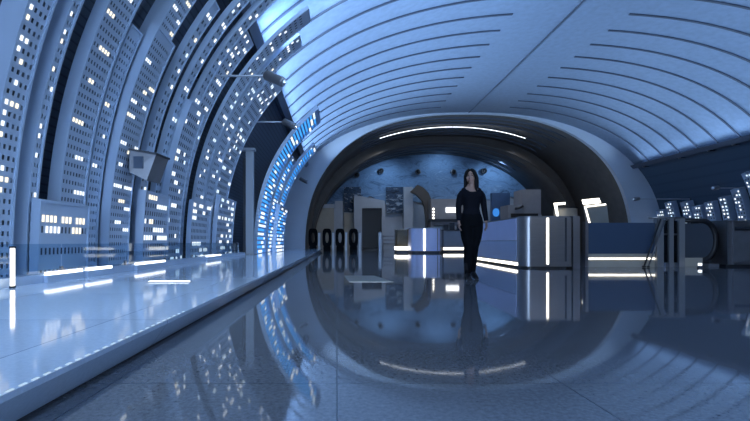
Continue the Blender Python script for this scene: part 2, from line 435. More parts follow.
ZB = .15
def sz(z, side=-1): return HALL.s_at_z(z)
def s_of(px, py, r, side=-1): h = hit(px, py, r, side); return h[1]
SB = HALL.s_at_z(ZB)+.001
TALL = HALL.s_at_z(6.4)
GRP = 'tall perforated panels along the left wall'
fins = [
 dict(d0=4.35, d1=4.70, r=.5, rb=.27, s1=HALL.s_at_z(4.9), label='leftmost tall perforated panel, cut by the left picture edge, with single lit slots',
      lit=[(29,2,1),(25,17,1),(21,50,1),(18,65,1),(15,81,1),(4,110,1),(15,110,2),(3,126,1),(1,141,1),(2,173,1),(8,177,2),(1,190,1)], rand=4),
 dict(d0=4.90, d1=5.06, r=.5, rb=.27, s1=HALL.s_at_z(5.0), label='narrow perforated panel second from the left edge, one column of lit slots',
      lit=[(64,15,1),(60,28,1),(57,42,1),(53,70,1),(51,85,1),(40,124,1),(38,138,1),(36,152,1),(36,194,1)]),
 dict(d0=5.44, d1=6.0, r=.5, rb=.36, s1=HALL.s_at_z(5.2), label='broad perforated panel third from the left edge, right of the dark blue gap',
      lit=[(107,11,3),(126,2,3),(105,54,4),(90,85,2),(78,118,4),(80,158,3),(79,194,4)], rand=0, plain_rows=0),
 dict(d0=6.12, d1=6.45, r=.45, rb=.36, s1=s_of(125,20,.45), label='thin plain edged perforated panel fourth from the left edge, dark face',
      lit=[(108,108,2),(96,167,2),(104,137,1)], back=M['pit']),
 dict(d0=6.5, d1=7.15, r=.58, rb=.46, s1=s_of(146,14,.58), label='wide perforated panel with a plain pale side, top edge visible, lit slots in threes',
      lit=[(147,28,4),(142,52,3),(133,70,3),(132,98,3),(145,93,2),(151,92,3),(122,115,2),(145,110,2),(133,118,2),(122,140,3),(137,148,2),(122,164,2),(129,152,1),
           (115,186,4),(130,190,4),(122,199,3),(132,211,3),(118,221,3),(127,233,3)]),
 dict(d0=6.75, d1=7.24, r=.44, rb=.2, s1=HALL.s_at_z(5.9), label='tall perforated panel rising past the picture top behind the wide one',
      lit=[(168,2,3),(188,5,3),(181,24,2),(171,38,2),(160,33,3),(165,56,2),(159,77,2),(161,83,2),(150,110,3),(144,130,4)], rand=2),
 dict(d0=7.66, d1=7.96, r=.46, rb=.37, s1=s_of(215,4,.46), label='slim perforated panel with a pointed top just under the picture edge',
      lit=[(211,16,2),(206,34,1),(196,43,1),(192,61,1),(183,73,1),(178,88,1),(188,100,1)], rand=4, ks=(1,)),
 dict(d0=8.2, d1=8.5, r=.5, rb=.41, s1=HALL.s_at_z(5.9), label='slim tall perforated panel right of the pointed one, a dotted line of lights',
      lit=[(236,7,1),(223,24,1),(213,45,1),(201,62,1)], rand=6, ks=(1,), bias=.8),
 dict(d0=8.85, d1=9.2, r=.5, rb=.41, s1=HALL.s_at_z(6.2), label='tall perforated panel left of the first black gap, two dotted rows of lights',
      lit=[(252,14,1),(240,30,2),(229,48,1),(218,65,1)], rand=10, ks=(1, 2), bias=.8),
 dict(d0=9.32, d1=10.0, r=.46, rb=.38, s1=s_of(247,33,.46), label='shorter perforated panel ending in the black gap, bright pair of slots at its top',
      lit=[(246,34,1),(248,41,1),(237,54,1),(228,71,1),(219,80,3)], rand=14, ks=(1, 2)),
 dict(d0=10.4, d1=11.05, r=.52, rb=.45, s1=s_of(307,2,.52), label='longest perforated panel sweeping up over the vault edge at the picture top',
      lit=[(304,2,1),(291,16,1),(279,29,1),(269,45,1),(258,58,1),(250,75,1)], rand=22, ks=(1, 2)),
 dict(d0=11.3, d1=12.0, r=.5, rb=.43, s1=s_of(297,26,.5), label='perforated panel with a square end lying on the vault, right of the longest one',
      lit=[(287,42,1),(280,60,1),(273,68,1),(257,80,1)], rand=26, ks=(1, 2)),
 dict(d0=12.15, d1=13.5, r=.48, rb=.38, s1=s_of(278,82,.48), label='broad perforated panel strewn with lights, left of the dark wall and grey pole',
      lit=[], rand=45, ks=(1, 1, 2), pitch=(.13, .18, .48, .5)),
]
for f in fins:
    f['s0'] = SB
    f.setdefault('pitch', (.066, .115, .42, .44) if f['d0'] < 7.6 else (.12, .165, .44, .42))
    perforated(f, -1, GRP)
# lower boxes in front
low = [
 dict(d0=4.92, d1=5.92, r=.62, rb=.53, s1=HALL.s_at_z(1.05), label='low perforated box standing before the panels at left, two rows of lit slots',
      lit=[], pitch=(.07, .13, .42, .62), plain_rows=2),
 dict(d0=7.32, d1=8.4, r=.72, rb=.6, s1=HALL.s_at_z(1.46), label='low perforated box under the jutting grey box, rows of lit slots',
      lit=[(145,191,5),(160,193,5),(153,201,4),(162,212,5),(145,220,1),(151,220,2),(157,230,5),(146,239,4),(162,239,5)], pitch=(.09, .14, .42, .55)),
 dict(d0=8.45, d1=9.3, r=.64, rb=.53, s1=s_of(180,92,.64), label='medium perforated panel with a square plain top behind the jutting grey box',
      lit=[(188,95,1),(186,105,1),(183,120,1),(178,128,2),(177,148,2),(176,158,1),(174,178,2)], rand=16, ks=(1, 2)),
 dict(d0=9.95, d1=11.4, r=.64, rb=.55, s1=HALL.s_at_z(1.55), label='low perforated box right of the square topped panel, scattered lit slots',
      lit=[(192,193,3),(191,202,2),(193,212,3)], rand=16, ks=(2, 3), pitch=(.11, .15, .42, .55)),
 dict(d0=12.0, d1=13.9, r=.66, rb=.55, s1=HALL.s_at_z(1.9), label='low perforated box left of the grey pole, many small lights',
      lit=[], rand=34, ks=(1, 2), pitch=(.14, .18, .45, .5)),
]
for f in low:
    f['s0'] = SB
    if f['d0'] < 5:
        f['lit'] = [(47,221,4),(66,222,3),(81,223,3),(56,236,4),(76,236,3)]
    perforated(f, -1, 'low perforated boxes along the left wall')
blue = [
 dict(d0=15.7, d1=17.6, r=1.1, rb=.98, s1=s_of(316,94,1.1), label='first blue backlit perforated panel beyond the grey pole, reaching onto the vault'),
 dict(d0=18.1, d1=19.4, r=1.1, rb=.98, s1=HALL.s_at_z(4.6), label='middle blue backlit perforated panel, shorter than its two neighbours'),
 dict(d0=17.6, d1=20.2, r=1.50, rb=1.36, s1=HALL.s_at_z(2.3), label='low blue backlit box in front of the tall blue panels'),
 dict(d0=19.8, d1=21.4, r=1.15, rb=1.03, s1=s_of(312,134,1.15), label='last blue backlit perforated panel before the pale end wall'),
]
for f in blue:
    f.update(s0=SB, back=M['backlit'], pitch=(.26, .17, .78, .56), rand=40, bias=2.4, ks=(1, 2, 3), lit=[], mat=M['bluepaint'])
    perforated(f, -1, 'blue backlit panels by the end wall')

# right wall: short skyline of lit towers
rt = [(648,212,8),(668,203,8),(684,203,9),(696,207,10),(708,203,9),(722,198,8),(735,190,10),(746,174,10)]
rl = ['shortest lit tower panel beside the end wall on the right', 'second lit tower panel from the end wall on the right', 'third lit tower panel from the end wall on the right',
      'stubby lit tower panel between two taller ones on the right wall', 'fifth lit tower panel from the end wall on the right', 'lit tower panel under the right lamp arm',
      'tall slim lit tower panel right of the lamp arm', 'tallest lit tower panel at the right picture edge']
for (px, py, w), lb in zip(rt, rl):
    d, s = hit(px, py, .35, 1)
    wd = w*d/(px-PX)*.75+.1; d = min(d, 27.8-wd/2)
    perforated(dict(d0=d-wd/2, d1=d+wd/2, r=.35, rb=.05, s0=HALL.s_at_z(.001), s1=s, label=lb, rand=17, bias=.45, ks=(1,), pitch=(.16, .19, .42, .42), lit=[]), 1, 'lit tower panels on the right wall')

# ------------------------------------------------------------------ glass barrier and light bars on the ledge
GX = -3.05
t = thing('glass_barrier', 'low clear glass barrier on a low kerb along the ledge before the perforated panels', 'glass barrier', (GX, 6, .15))
G().box(GX-.07, GX+.07, Y_FRONT+.5, 14.6, .15, .235).o('kerb', M['side'], t)
y = -1.0
while y < 13.1:
    G().box(GX-.008, GX+.008, y, y+1.46, .235, .545).o('glass_panel', M['glass'], t)
    G().box(GX-.014, GX+.014, y+1.464, y+1.496, .235, .30).o('clamp', M['steel'], t)
    y += 1.5
bars = [(-2.98, 4.56, 5.2, .235, .265, 'white light bar on the ledge before the low box at left'),
        (-2.98, 5.30, 5.88, .235, .26, 'second white light bar on the ledge, right of the low box'),
        (-2.98, 6.6, 7.7, .235, .25, 'third white light bar on the ledge, under the jutting grey box'),
        (-2.98, 10.2, 11.4, .235, .26, 'far white light bar on the ledge, left of the grey pole')]
for x, y0, y1, z0, z1, lb in bars:
    t = thing('light_bar', lb, 'light', (x, (y0+y1)/2, .15), 'light bars on the ledge')
    G().box(x+.004, x+.05, y0, y1, .15, .225).o('housing', M['side'], t)
    G().box(x+.006, x+.05, y0+.01, y1-.01, .225, .258).o('lens', M['ledcool'], t)
p = at(14, 258, 4.66)
t = thing('light_post', 'slim upright light post at the left picture edge, on the ledge', 'light', (-2.92, 4.05, .15))
G().box(-2.935, -2.905, 4.03, 4.07, .15, .17).o('base', M['dark'], t)
G().box(-2.932, -2.908, 4.035, 4.065, .17, .51).o('tube', M['led'], t)
G().box(-2.938, -2.902, 4.03, 4.07, .51, .525).o('cap', M['dark'], t)
t = thing('light_bar', 'short glowing strip lying alone on the open ledge', 'light', (-1.78, 4.7, .15))  # thin emissive strip laid flat on the stone
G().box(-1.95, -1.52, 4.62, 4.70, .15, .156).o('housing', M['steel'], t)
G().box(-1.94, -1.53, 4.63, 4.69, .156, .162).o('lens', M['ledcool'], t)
# dashed line of small LEDs at the ledge nose
for i in range(30):
    y = .9+i*.045*(1+i*.012)
    o = G().box(-.918, -.909, y, y+.028, .15, .152).o('led_dot', M['leddim'])
    tag(o, 'tiny light in the dashed line along the ledge nose', 'light', 'ledge nose lights')

# jutting grey box
g = G()
a = [at(127, 154, 7.3), at(165, 160, 7.0), at(158, 186, 7.0), at(128, 178, 7.3)]
back = [Vector((v.x-.45, v.y+.05, v.z)) for v in a]
X0 = HALL.pt(HALL.s_at_z(2.0), .62)[0]
t = thing('wedge_box', 'grey wedge shaped box jutting out between the perforated panels', 'wall box', (X0, 6.95, 1.6))
z0, z1 = 1.50, 1.95
G().hexa([(X0,6.8,z0+.12),(X0+.24,6.85,z0),(X0+.28,7.25,z0),(X0,7.25,z0+.12),(X0,6.8,z1),(X0+.38,6.85,z1-.06),(X0+.42,7.25,z1-.06),(X0,7.25,z1)]).o('body', M['steeldull'], t)
G().hexa([(X0-.01,6.78,z1),(X0+.40,6.83,z1-.06),(X0+.44,7.27,z1-.06),(X0-.01,7.27,z1),(X0-.01,6.78,z1+.03),(X0+.40,6.83,z1-.03),(X0+.44,7.27,z1-.03),(X0-.01,7.27,z1+.03)]).o('lid', M['dark'], t)
G().box(X0+.06, X0+.20, 6.80, 6.86, z0+.18, z0+.36).o('grille', M['pit'], t)
# grey pole
px0, py0 = -2.90, 15.0
t = thing('pole', 'tall grey pole standing on the ledge before the dark wall', 'pole', (px0, py0, .15))
G().box(px0-.12, px0+.12, py0-.10, py0+.10, .15, 3.6).o('shaft', M['pole'], t)
G().box(px0-.22, px0-.121, py0-.06, py0+.06, .15, 3.35).o('rear_channel', M['dark'], t)
G().box(px0-.26, px0+.18, py0-.14, py0+.14, 3.6, 3.68).o('cap', M['pole'], t)
G().box(px0-.26, px0+.2, py0-.2, py0+.2, .15, .18).o('base_plate', M['steeldull'], t)
# lamp arms: a thin rod from the wall carrying a cylinder spotlight
def arm(y, z, xw, xe, side, label, tilt):
    t = thing('spotlight_arm', label, 'spotlight', (xw, y, z), 'arm spotlights')
    G().tube([(xw, y, z), (xe, y, z)], .022, 10).o('rod', M['pale'], t, True)
    sg = 1 if side < 0 else -1
    a = Vector((xe-sg*.05, y-.02, z+.02)); b = a+Vector((sg*.40, -.16, -tilt))
    lamp = G().tube([a, a+(b-a)*.08, a+(b-a)*.92, b], [.075, .10, .10, .085], 16).o('lamp_body', M['steeldull'], t, True)
    n = (b-a).normalized()
    G().tube([b+n*.001, b+n*.012], .07, 16).o('lens', M['pale'], lamp, True)
    G().box(xw-.04, xw+.04, y-.04, y+.04, z-.06, z+.06).o('wall_plate', M['dark'], t)
    ld = bpy.data.lights.new('spot', 'SPOT'); ld.energy = 260; ld.color = (.55, .76, 1); ld.spot_size = 1.9; ld.spot_blend = .9; ld.shadow_soft_size = .1
    lo = bpy.data.objects.new('spot', ld); COL.objects.link(lo); lo.location = b+n*.04
    lo.rotation_euler = Vector((sg*.6, -.1, .85)).to_track_quat('-Z', 'Y').to_euler()
    lo.parent = t; lo.matrix_parent_inverse = Matrix.Translation(-Vector(t.location))
def wall_x(z, r, side=-1): return HALL.pt(HALL.s_at_z(z), r, side)[0]
for (px, py, y, lb, r) in ((268, 76, 9.26, 'nearest arm spotlight at left, its cylinder lamp against the vault', .3), (285, 122, 14.2, 'second arm spotlight at left, above the grey pole', -.05), (301, 179, 23.6, 'farthest arm spotlight at left, low beside the end wall', .3)):
    q = at(px, py, y); arm(y, q.z, wall_x(q.z, r)-.02, q.x, -1, lb, .22)
for (px, py, y, lb) in ((638, 199, 25.4, 'arm spotlight at right beside the end wall'), (717, 188, 21.6, 'arm spotlight at right above the lit tower panels')):
    q = at(px, py, y); arm(y, q.z, wall_x(q.z, -.05, 1)+.02, q.x, 1, lb, .05)
# small uplights under the right vault edge
for i, (px, lb) in enumerate(((645, 'small uplight at the vault corner by the end wall'), (681, 'second small uplight under the right vault edge'), (710, 'third small uplight under the right vault edge'), (735, 'small uplight under the right vault edge nearest the picture edge'))):
    u = (px-PX)/F; x, z = HALL.pt(SR-.2, .12, 1); y = x/u
    t = thing('uplight', lb, 'uplight', (x, y, z), 'uplights on the right vault edge')
    G().box(x-.06, x+.22, y-.03, y+.03, z-.04, z).o('bracket', M['dark'], t)
    lamp = G().tube([(x-.06, y, z-.06), (x-.12, y, z+.08)], [.06, .075], 14).o('lamp_body', M['steeldull'], t, True)
    G().tube([(x-.121, y, z+.082), (x-.123, y, z+.088)], .065, 14).o('lens', M['ledcool'], lamp, True)


# ------------------------------------------------------------------ hall beyond the mouth
t = thing('light_ring', 'thin bright arc light on the dark arch beyond the mouth', 'light', (CX, 30.95, 8.45))
pts = []
for i in range(41):
    f = -1+2*i/40
    pts.append((7.95+f*5.0, 30.93, 8.47-.72*f*f-.06*f**4))
G().tube(pts, .022, 8).o('tube', M['ledcool'], t, True)
for f in (-.9, -.45, 0, .45, .9):
    x = 7.95+f*5.0; z = 8.47-.72*f*f-.06*f**4
    G().box(x-.015, x+.015, 30.91, 30.95, z, MOUTH.pt(MOUTH.s_at_off(abs(x-CX)))[1]+.02).o('stem', M['dark'], t)
# mural
YM = 38.85
pix = [(324,213),(329,190),(338,172),(352,162),(372,155),(400,152),(430,150),(462,150),(490,153),(510,160),(522,172),(530,188),(521,192),(515,198),(506,195),(498,201),(485,199),(470,203),(450,199),(430,204),(405,200),(390,206),(370,196),(352,206),(340,204),(334,213)]
poly = [(at(a, b, YM).x, min(at(a, b, YM).z, 99)) for a, b in pix]
tag(G().prism(poly, 'y', YM, YM+.14).o('mural', M['mural']), 'large arched mural of mottled blue strokes high on the far wall', 'mural')
def panel(name, px0, px1, py0, py1, Y, dep, m, label, cat, floor=False, group=None):
    a, b = at(px0, py1, Y), at(px1, py0, Y)
    return tag(G().box(a.x, b.x, Y, Y+dep, 0 if floor else a.z, b.z).o(name, m), label, cat, group)
panel('mosaic', 344, 361, 187, 212, 38.6, .1, M['mosaic'], 'dark mottled mosaic left of the doorway surround, under the mural', 'mosaic')
panel('mosaic', 386, 404, 187, 213, 38.6, .1, M['mosaic'], 'dark square mosaic right of the doorway surround, under the mural', 'mosaic')
panel('pillar', 335, 343, 201, 248, 37.9, .6, M['pale'], 'pale square pillar right of the beige shutter', 'pillar', True)
panel('pillar', 404, 413, 187, 248, 37.9, .6, M['pale'], 'pale square pillar right of the dark mosaic', 'pillar', True)
# doorway with dark door
t = thing('doorway', 'pale doorway surround with a tall dark door, behind the gates', 'doorway', at(372, 248, 37.6)*1)
t.location.z = 0
a, b = at(354, 248, 37.6), at(385, 196, 37.6); c, d = at(362, 248, 37.6), at(382, 208, 37.6)
G().prism([(a.x,0),(c.x,0),(c.x,d.z),(d.x,d.z),(d.x,0),(b.x,0),(b.x,b.z-.4),(a.x+.5,b.z),(a.x,b.z)], 'y', 37.6, 38.5).o('surround', M['pale'], t)
leaf = G().box(c.x, d.x, 37.9, 38.0, .02, d.z).o('door_leaf', M['black'], t)
G().box(d.x-.2, d.x-.14, 37.84, 37.9, 1.0, 1.4).o('handle', M['steel'], leaf)
t = thing('shutter', 'closed beige roller shutter at the far left', 'shutter', (at(324, 248, 36.2).x, 36.2, 0))
a, b = at(314, 228, 36.2), at(334, 208, 36.2)
G().box(a.x, b.x, 36.2, 36.7, .02, b.z).o('curtain', M['cream'], t)
G().box(a.x-.05, b.x+.05, 36.1, 36.75, b.z, b.z+.3).o('housing', M['pale'], t)
for x in (a.x-.06, b.x-.02): G().box(x, x+.08, 36.55, 36.72, 0, b.z).o('guide_rail', M['pale'], t)
panel('board', 344, 353, 213, 232, 38.3, .15, M['cream'], 'plain cream board under the left mosaic', 'board', True)
t = thing('lamp_cluster', 'small bright lamp on the shutter housing, far left', 'light', at(316, 205, 36.1))
a = at(316, 201.0, 36.2)
G().tube([a+Vector((-.1, 0, -.18)), a+Vector((.15, 0, .3))], .07, 10).o('tube', M['led'], t, True)
G().box(a.x-.2, a.x+.05, 36.15, 36.3, a.z-.24, a.z-.16).o('base', M['dark'], t)
# curved bracket beam
pts = [at(415, 189, 37.0), at(421, 192, 37.0), at(426, 197, 37.0), at(429, 204, 37.0), at(430, 212, 37.0), at(430, 248, 37.0)]
pts[-1].z = 0
g = G(); R = []
for i, q in enumerate(pts):
    w = .35 if i < 5 else .2
    R.append([(q.x-w, 37.0, q.z-w*.6*(i < 5)), (q.x+w*.6, 37.0, q.z+w*(i < 5)), (q.x+w*.6, 37.5, q.z+w*(i < 5)), (q.x-w, 37.5, q.z-w*.6*(i < 5))])
tag(g.rings(R).o('curved_beam', M['brownlt']), 'dark curved beam bending down right of the pale pillar', 'beam')
# grey service booth with sign
t = thing('service_booth', 'grey service booth with a small bright white sign', 'booth', (at(447, 248, 36).x, 36, 0))
a, b = at(431, 248, 36), at(470, 199, 36)
G().box(a.x, b.x, 36, 37.5, 1.9, b.z).o('upper_panel', M['grey'], t)
for x in (a.x, b.x-.2): G().box(x, x+.2, 36, 37.5, 0, 1.9).o('side_wall', M['grey'], t)
G().box(a.x-.1, b.x+.1, 35.85, 37.5, 2.28-.1, 2.4).o('counter_canopy', M['dark'], t)
G().box(a.x+.2, b.x-.2, 36.1, 37.4, 0, 1.1).o('desk', M['dark'], t)
c, d = at(446, 212.5, 35.95), at(459, 207.5, 35.95)
G().box(c.x, d.x, 35.93, 36.0, c.z, d.z).o('lit_sign', M['screen'], t)
for i in range(4):
    q = at(433.5, 209+3.1*i, 35.95)
    G().ball((q.x, 35.96, q.z), .08, .05, .09, 8, 6).o('indicator_lamp', M['led'], t, True)
# navy display right of the person and grey stepped block
t = thing('display_case', 'navy display case with a glowing blue picture', 'display case', (at(500, 248, 37).x, 37, 0))
a, b = at(492, 248, 37), at(510, 193, 37)
G().box(a.x, b.x, 37, 37.4, 0, b.z).o('case', M['navy'], t)
c, d = at(493, 217, 36.98), at(499, 208, 36.98)
G().ball(((c.x+d.x)/2, 36.97, (c.z+d.z)/2), .28, .05, .36, 12, 8).o('blue_picture', M['bluespot'], t, True)
q = at(503, 214, 36.98); G().ball((q.x, 36.97, q.z), .16, .05, .2, 10, 7).o('pale_figure', M['pale'], t, True)
t = thing('kiosk_block', 'grey stepped kiosk block behind the long counter', 'kiosk', (at(525, 248, 34).x, 34, 0))
a, b = at(522, 248, 34), at(541, 189.5, 34)
G().box(a.x, b.x, 34, 35.6, 0, b.z).o('tall_block', M['grey'], t)
c, d = at(508, 248, 34), at(522, 205, 34)
G().box(c.x, d.x, 34, 35.6, 0, d.z).o('low_block', M['grey'], t)
c, d = at(511, 217.5, 33.95), at(538, 213.5, 33.95)
G().box(c.x, d.x, 33.93, 34.0, c.z, d.z).o('service_slot', M['black'], t)
q, q2 = at(515, 208.5, 33.9), at(523, 206, 33.9)
G().tube([(q.x, 33.9, q.z), (q.x+.3, 33.88, q.z+.02), (q2.x, 33.9, q2.z)], .09, 8).o('scanner_arm', M['dark'], t, True)
# glowing frames at right
t = thing('lit_drum', 'round beige kiosk with a glowing frame behind the counter end', 'kiosk', (at(566, 248, 30).x, 30.2, 0))
q = at(567, 248, 30); top = at(567, 208.5, 30).z
G().tube([(q.x, 30.2, 0), (q.x, 30.2, top)], .72, 26).o('drum', M['cream'], t, True)
G().tube([(q.x, 30.2, top), (q.x, 30.2, top+.08)], .78, 26).o('rim', M['dark'], t, True)
c, d = at(555, 213, 29.4), at(565, 203, 29.4)
G().prism([(c.x+.12,c.z-.3),(c.x+.24,c.z-.3),(c.x+.12,d.z-.14),(d.x,d.z-.1),(d.x,d.z+.05),(c.x-.08,d.z)], 'y', 29.35, 29.43).o('glowing_frame', M['led'], t)
t = thing('light_box', 'beige board in a glowing white frame by the right vault foot', 'light box', (at(597, 248, 27).x, 27, 0))
Yb = 27.0
def q2(a, b): v = at(a, b, Yb); return (v.x, v.z)
G().prism([q2(585,207), q2(607,205), q2(611,240), q2(590,240)], 'y', Yb, Yb+.2).o('board', M['cream'], t)
G().prism([q2(583.5,199.5), q2(599,198), q2(601,203), q2(585,204.5)], 'y', Yb-.02, Yb+.2).o('top_light', M['led'], t)
G().prism([q2(584,206), q2(605.5,203.6), q2(606,205), q2(586,207.4), q2(590.5,224), q2(589,224)], 'y', Yb-.03, Yb-.001).o('glowing_frame', M['led'], t)
G().prism([(q2(587,240)[0],0),(q2(613,240)[0],0),q2(611,240),q2(590,240)], 'y', Yb, Yb+.3).o('plinth', M['steeldull'], t)
# round speakers
for px, py, lb in ((357,175,'leftmost round dark speaker on the mural'), (381,171,'second round dark speaker from the left on the mural'), (418,172,'third round dark speaker from the left on the mural'),
                   (453,172,'round dark speaker left of the person\'s head'), (484,171,'round dark speaker right of the person\'s head'), (515,174,'rightmost round dark speaker on the mural')):
    q = at(px, py, 38.6)
    t = thing('speaker', lb, 'speaker', q, 'round speakers on the mural')
    bd = G().tube([(q.x, 38.845, q.z), (q.x, 38.5, q.z)], [.20, .24], 18).o('body', M['dark'], t, True)
    G().tube([(q.x, 38.5, q.z), (q.x, 38.46, q.z)], [.24, .20], 18).o('rim', M['steeldull'], t, True)
    G().tube([(q.x, 38.46, q.z), (q.x, 38.45, q.z)], .17, 18).o('grille', M['black'], bd, True)
# ticket gates
YG = 29.4
names = ['leftmost', 'second', 'third', 'rightmost']
for i, px in enumerate((313, 327, 340, 353.5)):
    c = at(px, 237, YG); w = 4.6/F*YG; z0, z1 = at(px, 247.0, YG).z, at(px, 228.5, YG).z
    t = thing('ticket_gate', f'{names[i]} of the four ticket gates with dark ring leaves', 'ticket gate', (c.x, YG, 0), 'ticket gates')
    def rrect(hw, hz, cz, n=24, e=4.0):
        return [(c.x+hw*math.copysign(abs(math.cos(2*PI*j/n))**(2/e), math.cos(2*PI*j/n)), cz+hz*math.copysign(abs(math.sin(2*PI*j/n))**(2/e), math.sin(2*PI*j/n))) for j in range(n)]
    cz = (z0+z1)/2; hz = (z1-z0)/2
    o4 = rrect(w, hz, cz); i4 = rrect(w*.36, hz*.56, cz, e=2.2); n = 24
    G().add([(p[0], YG, p[1]) for p in o4]+[(p[0], YG, p[1]) for p in i4]+[(p[0], YG+.12, p[1]) for p in o4]+[(p[0], YG+.12, p[1]) for p in i4],
            [[j, (j+1) % n, n+(j+1) % n, n+j] for j in range(n)]+[[2*n+j, 2*n+(j+1) % n, 3*n+(j+1) % n, 3*n+j] for j in range(n)]
            +[[j, (j+1) % n, 2*n+(j+1) % n, 2*n+j] for j in range(n)]+[[n+j, n+(j+1) % n, 3*n+(j+1) % n, 3*n+j] for j in range(n)]).o('ring_leaf', M['gateblack'], t)
    xq = at(px+6.2, 240, YG).x
    G().box(xq-.07, xq+.07, YG-.1, YG+.3, 0, at(px, 233, YG).z).o('post', M['white'], t)
    G().ball((xq, YG+.1, at(px, 233, YG).z), .09, .2, .08, 10, 6).o('post_cap', M['pale'], t, True)
    G().box(c.x-w*.8, c.x+w*.8, YG+.0, YG+.25, 0, z0+.02).o('base', M['gateblack'], t)
q = at(380, 240, YG)
t = thing('gate_post', 'single pale gate post before the dark door', 'post', (q.x, YG, 0))
G().box(q.x-.09, q.x+.09, YG-.1, YG+.3, 0, at(380, 233, YG).z).o('shaft', M['white'], t)
G().ball((q.x, YG+.1, at(380, 233, YG).z), .11, .2, .09, 10, 6).o('cap', M['pale'], t, True)
t = thing('railing', 'thin steel railing right of the single gate post', 'railing', (at(390, 240, YG).x, YG, 0))
xa, xb = at(383, 240, YG).x, at(403, 240, YG).x
for z in (.95, .7, .45): G().tube([(xa, YG, z), (xb, YG, z)], .025, 8).o('rail', M['steel'], t, True)
for x in (xa, xb): G().tube([(x, YG, 0), (x, YG, 1.0)], .035, 8).o('upright', M['steel'], t, True)
# lit round-cornered counter
def cc(px, Y): return (px-PX)/F*Y
t = thing('ticket_counter', 'pale glowing ticket counter with an upright light strip', 'counter', (cc(427, 23), 23.3, 0))
a, b = cc(411.5, 23), cc(442, 23); zt = 1.26
def rr(x0, x1, y0, y1, r, n=6):
    out = []
    for (cx, cy, a0) in ((x1-r, y0+r, -PI/2), (x1-r, y1-r, 0), (x0+r, y1-r, PI/2), (x0+r, y0+r, PI)):
        for j in range(n+1):
            an = a0+PI/2*j/n; out.append((cx+r*math.cos(an), cy+r*math.sin(an)))
    return out
G().prism(rr(a, b, 23, 25.2, .2), 'z', .1, zt).o('body', M['lav'], t)
G().prism(rr(a+.06, b-.06, 23.06, 25.1, .2), 'z', 0, .1).o('plinth', M['dark'], t)
G().prism(rr(a-.03, b+.03, 22.97, 25.2, .2), 'z', zt, zt+.04).o('top', M['pale'], t)
x = cc(424.5, 22.98); G().box(x-.045, x+.045, 22.97, 23.01, .12, zt-.01).o('light_strip', M['ledcool'], t)
for px in (437.5, 440.5):
    x = cc(px, 22.98); G().box(x-.02, x+.02, 22.975, 23.01, .12, zt-.01).o('joint_trim', M['steel'], t)
t = thing('glass_case', 'amber lit glass case at the left of the glowing counter', 'display case', (cc(404, 23.6), 23.9, 0))
a, b = cc(397, 23.6), cc(408, 23.6)
G().box(a, b, 23.6, 24.6, .32, 1.2).o('glass_body', glass('case_glass', (.45, .44, .42), 1.45, .03, .35, (.32, .29, .22)), t)
G().box(a, b, 23.6, 24.6, 0, .14).o('plinth', M['dark'], t)
G().box(a-.01, b+.01, 23.57, 24.62, .14, .32).o('light_base', M['led'], t)
G().box(a-.02, b+.02, 23.58, 24.62, 1.2, 1.25).o('lid', M['steel'], t)
t = thing('rear_counter', 'dark counter with a white base light behind the person', 'counter', (cc(458, 25.2), 25.5, 0))
a, b = cc(444, 25.2), cc(481, 25.2)
G().box(a, b, 25.2, 26.6, .28, 1.2).o('body', M['grey'], t)
G().box(a-.03, b+.03, 25.15, 26.65, 1.2, 1.25).o('top', M['dark'], t)
G().box(a, b, 25.2, 26.6, 0, .12).o('plinth', M['dark'], t)
G().box(a, b, 25.18, 25.4, .12, .26).o('base_light', M['led'], t)
for i, px in enumerate((446, 452, 459)):
    x = cc(px, 25.5)
    o = G().box(x-.12, x+.12, 25.4, 25.6, 1.25, 1.55+.1*(i == 1)).o('desk_monitor', M['dark'])
    tag(o, ['left', 'middle', 'right'][i]+' small dark monitor on the dark rear counter', 'monitor', 'monitors on the rear counter')

# ------------------------------------------------------------------ the long counter at right
t = thing('long_counter', 'long lavender and steel counter with a white base light, right of the person', 'counter', (4.5, 10.5, 0))
zt = 1.09
x0, x1, y0, y1 = 3.95, 5.0, 9.6, 14.3; xb0 = 4.2
rc = .2
corner = [(x0+rc-rc*math.cos(a), y0+rc-rc*math.sin(a)) for a in [PI/2*j/8 for j in range(9)]]
main = corner+[(x1, y0), (x1+.2, y1), (xb0, y1)]
def inset(pl, d):
    cx = sum(p[0] for p in pl)/len(pl); cy = sum(p[1] for p in pl)/len(pl)
    return [(p[0]+math.copysign(d, cx-p[0]), p[1]+math.copysign(d, cy-p[1])) for p in pl]
G().prism(inset(main, .07), 'z', 0, .04).o('plinth', M['black'], t)
G().prism(main, 'z', .04, zt).o('body', M['steel'], t)
G().prism(inset(main, -.02), 'z', zt, zt+.03).o('worktop', M['steeldull'], t)
def side_strip(ya, yb, za, zb, off, th, name, m):
    f = lambda y: x0+(xb0-x0)*(y-y0-rc)/(y1-y0-rc)
    G().hexa([(f(ya)-off-th,ya,za),(f(ya)-off,ya,za),(f(yb)-off,yb,za),(f(yb)-off-th,yb,za),
              (f(ya)-off-th,ya,zb),(f(ya)-off,ya,zb),(f(yb)-off,yb,zb),(f(yb)-off-th,yb,zb)]).o(name, m, t)
side_strip(y0+.3, y1, .60, zt-.005, .002, .02, 'upper_side_panel', M['lav'])
side_strip(y0+.3, y1, .145, .59, .002, .015, 'lower_side_panel', M['lavlow'])
side_strip(y0+.25, y1, .05, .115, .003, .02, 'base_light', M['led'])
x = (548-PX)/F*9.58; G().box(x-.024, x+.024, y0-.012, y0+.02, .09, zt-.01).o('front_light_strip', M['led'], t)
x = (572.5-PX)/F*9.6
G().box(5.02, 5.17, y0-.03, y0+.25, 0, zt+.03).o('end_post', M['steel'], t)
G().box(4.86, 4.90, y0-.008, y0+.01, .15, zt-.005).o('joint_trim', M['dark'], t)
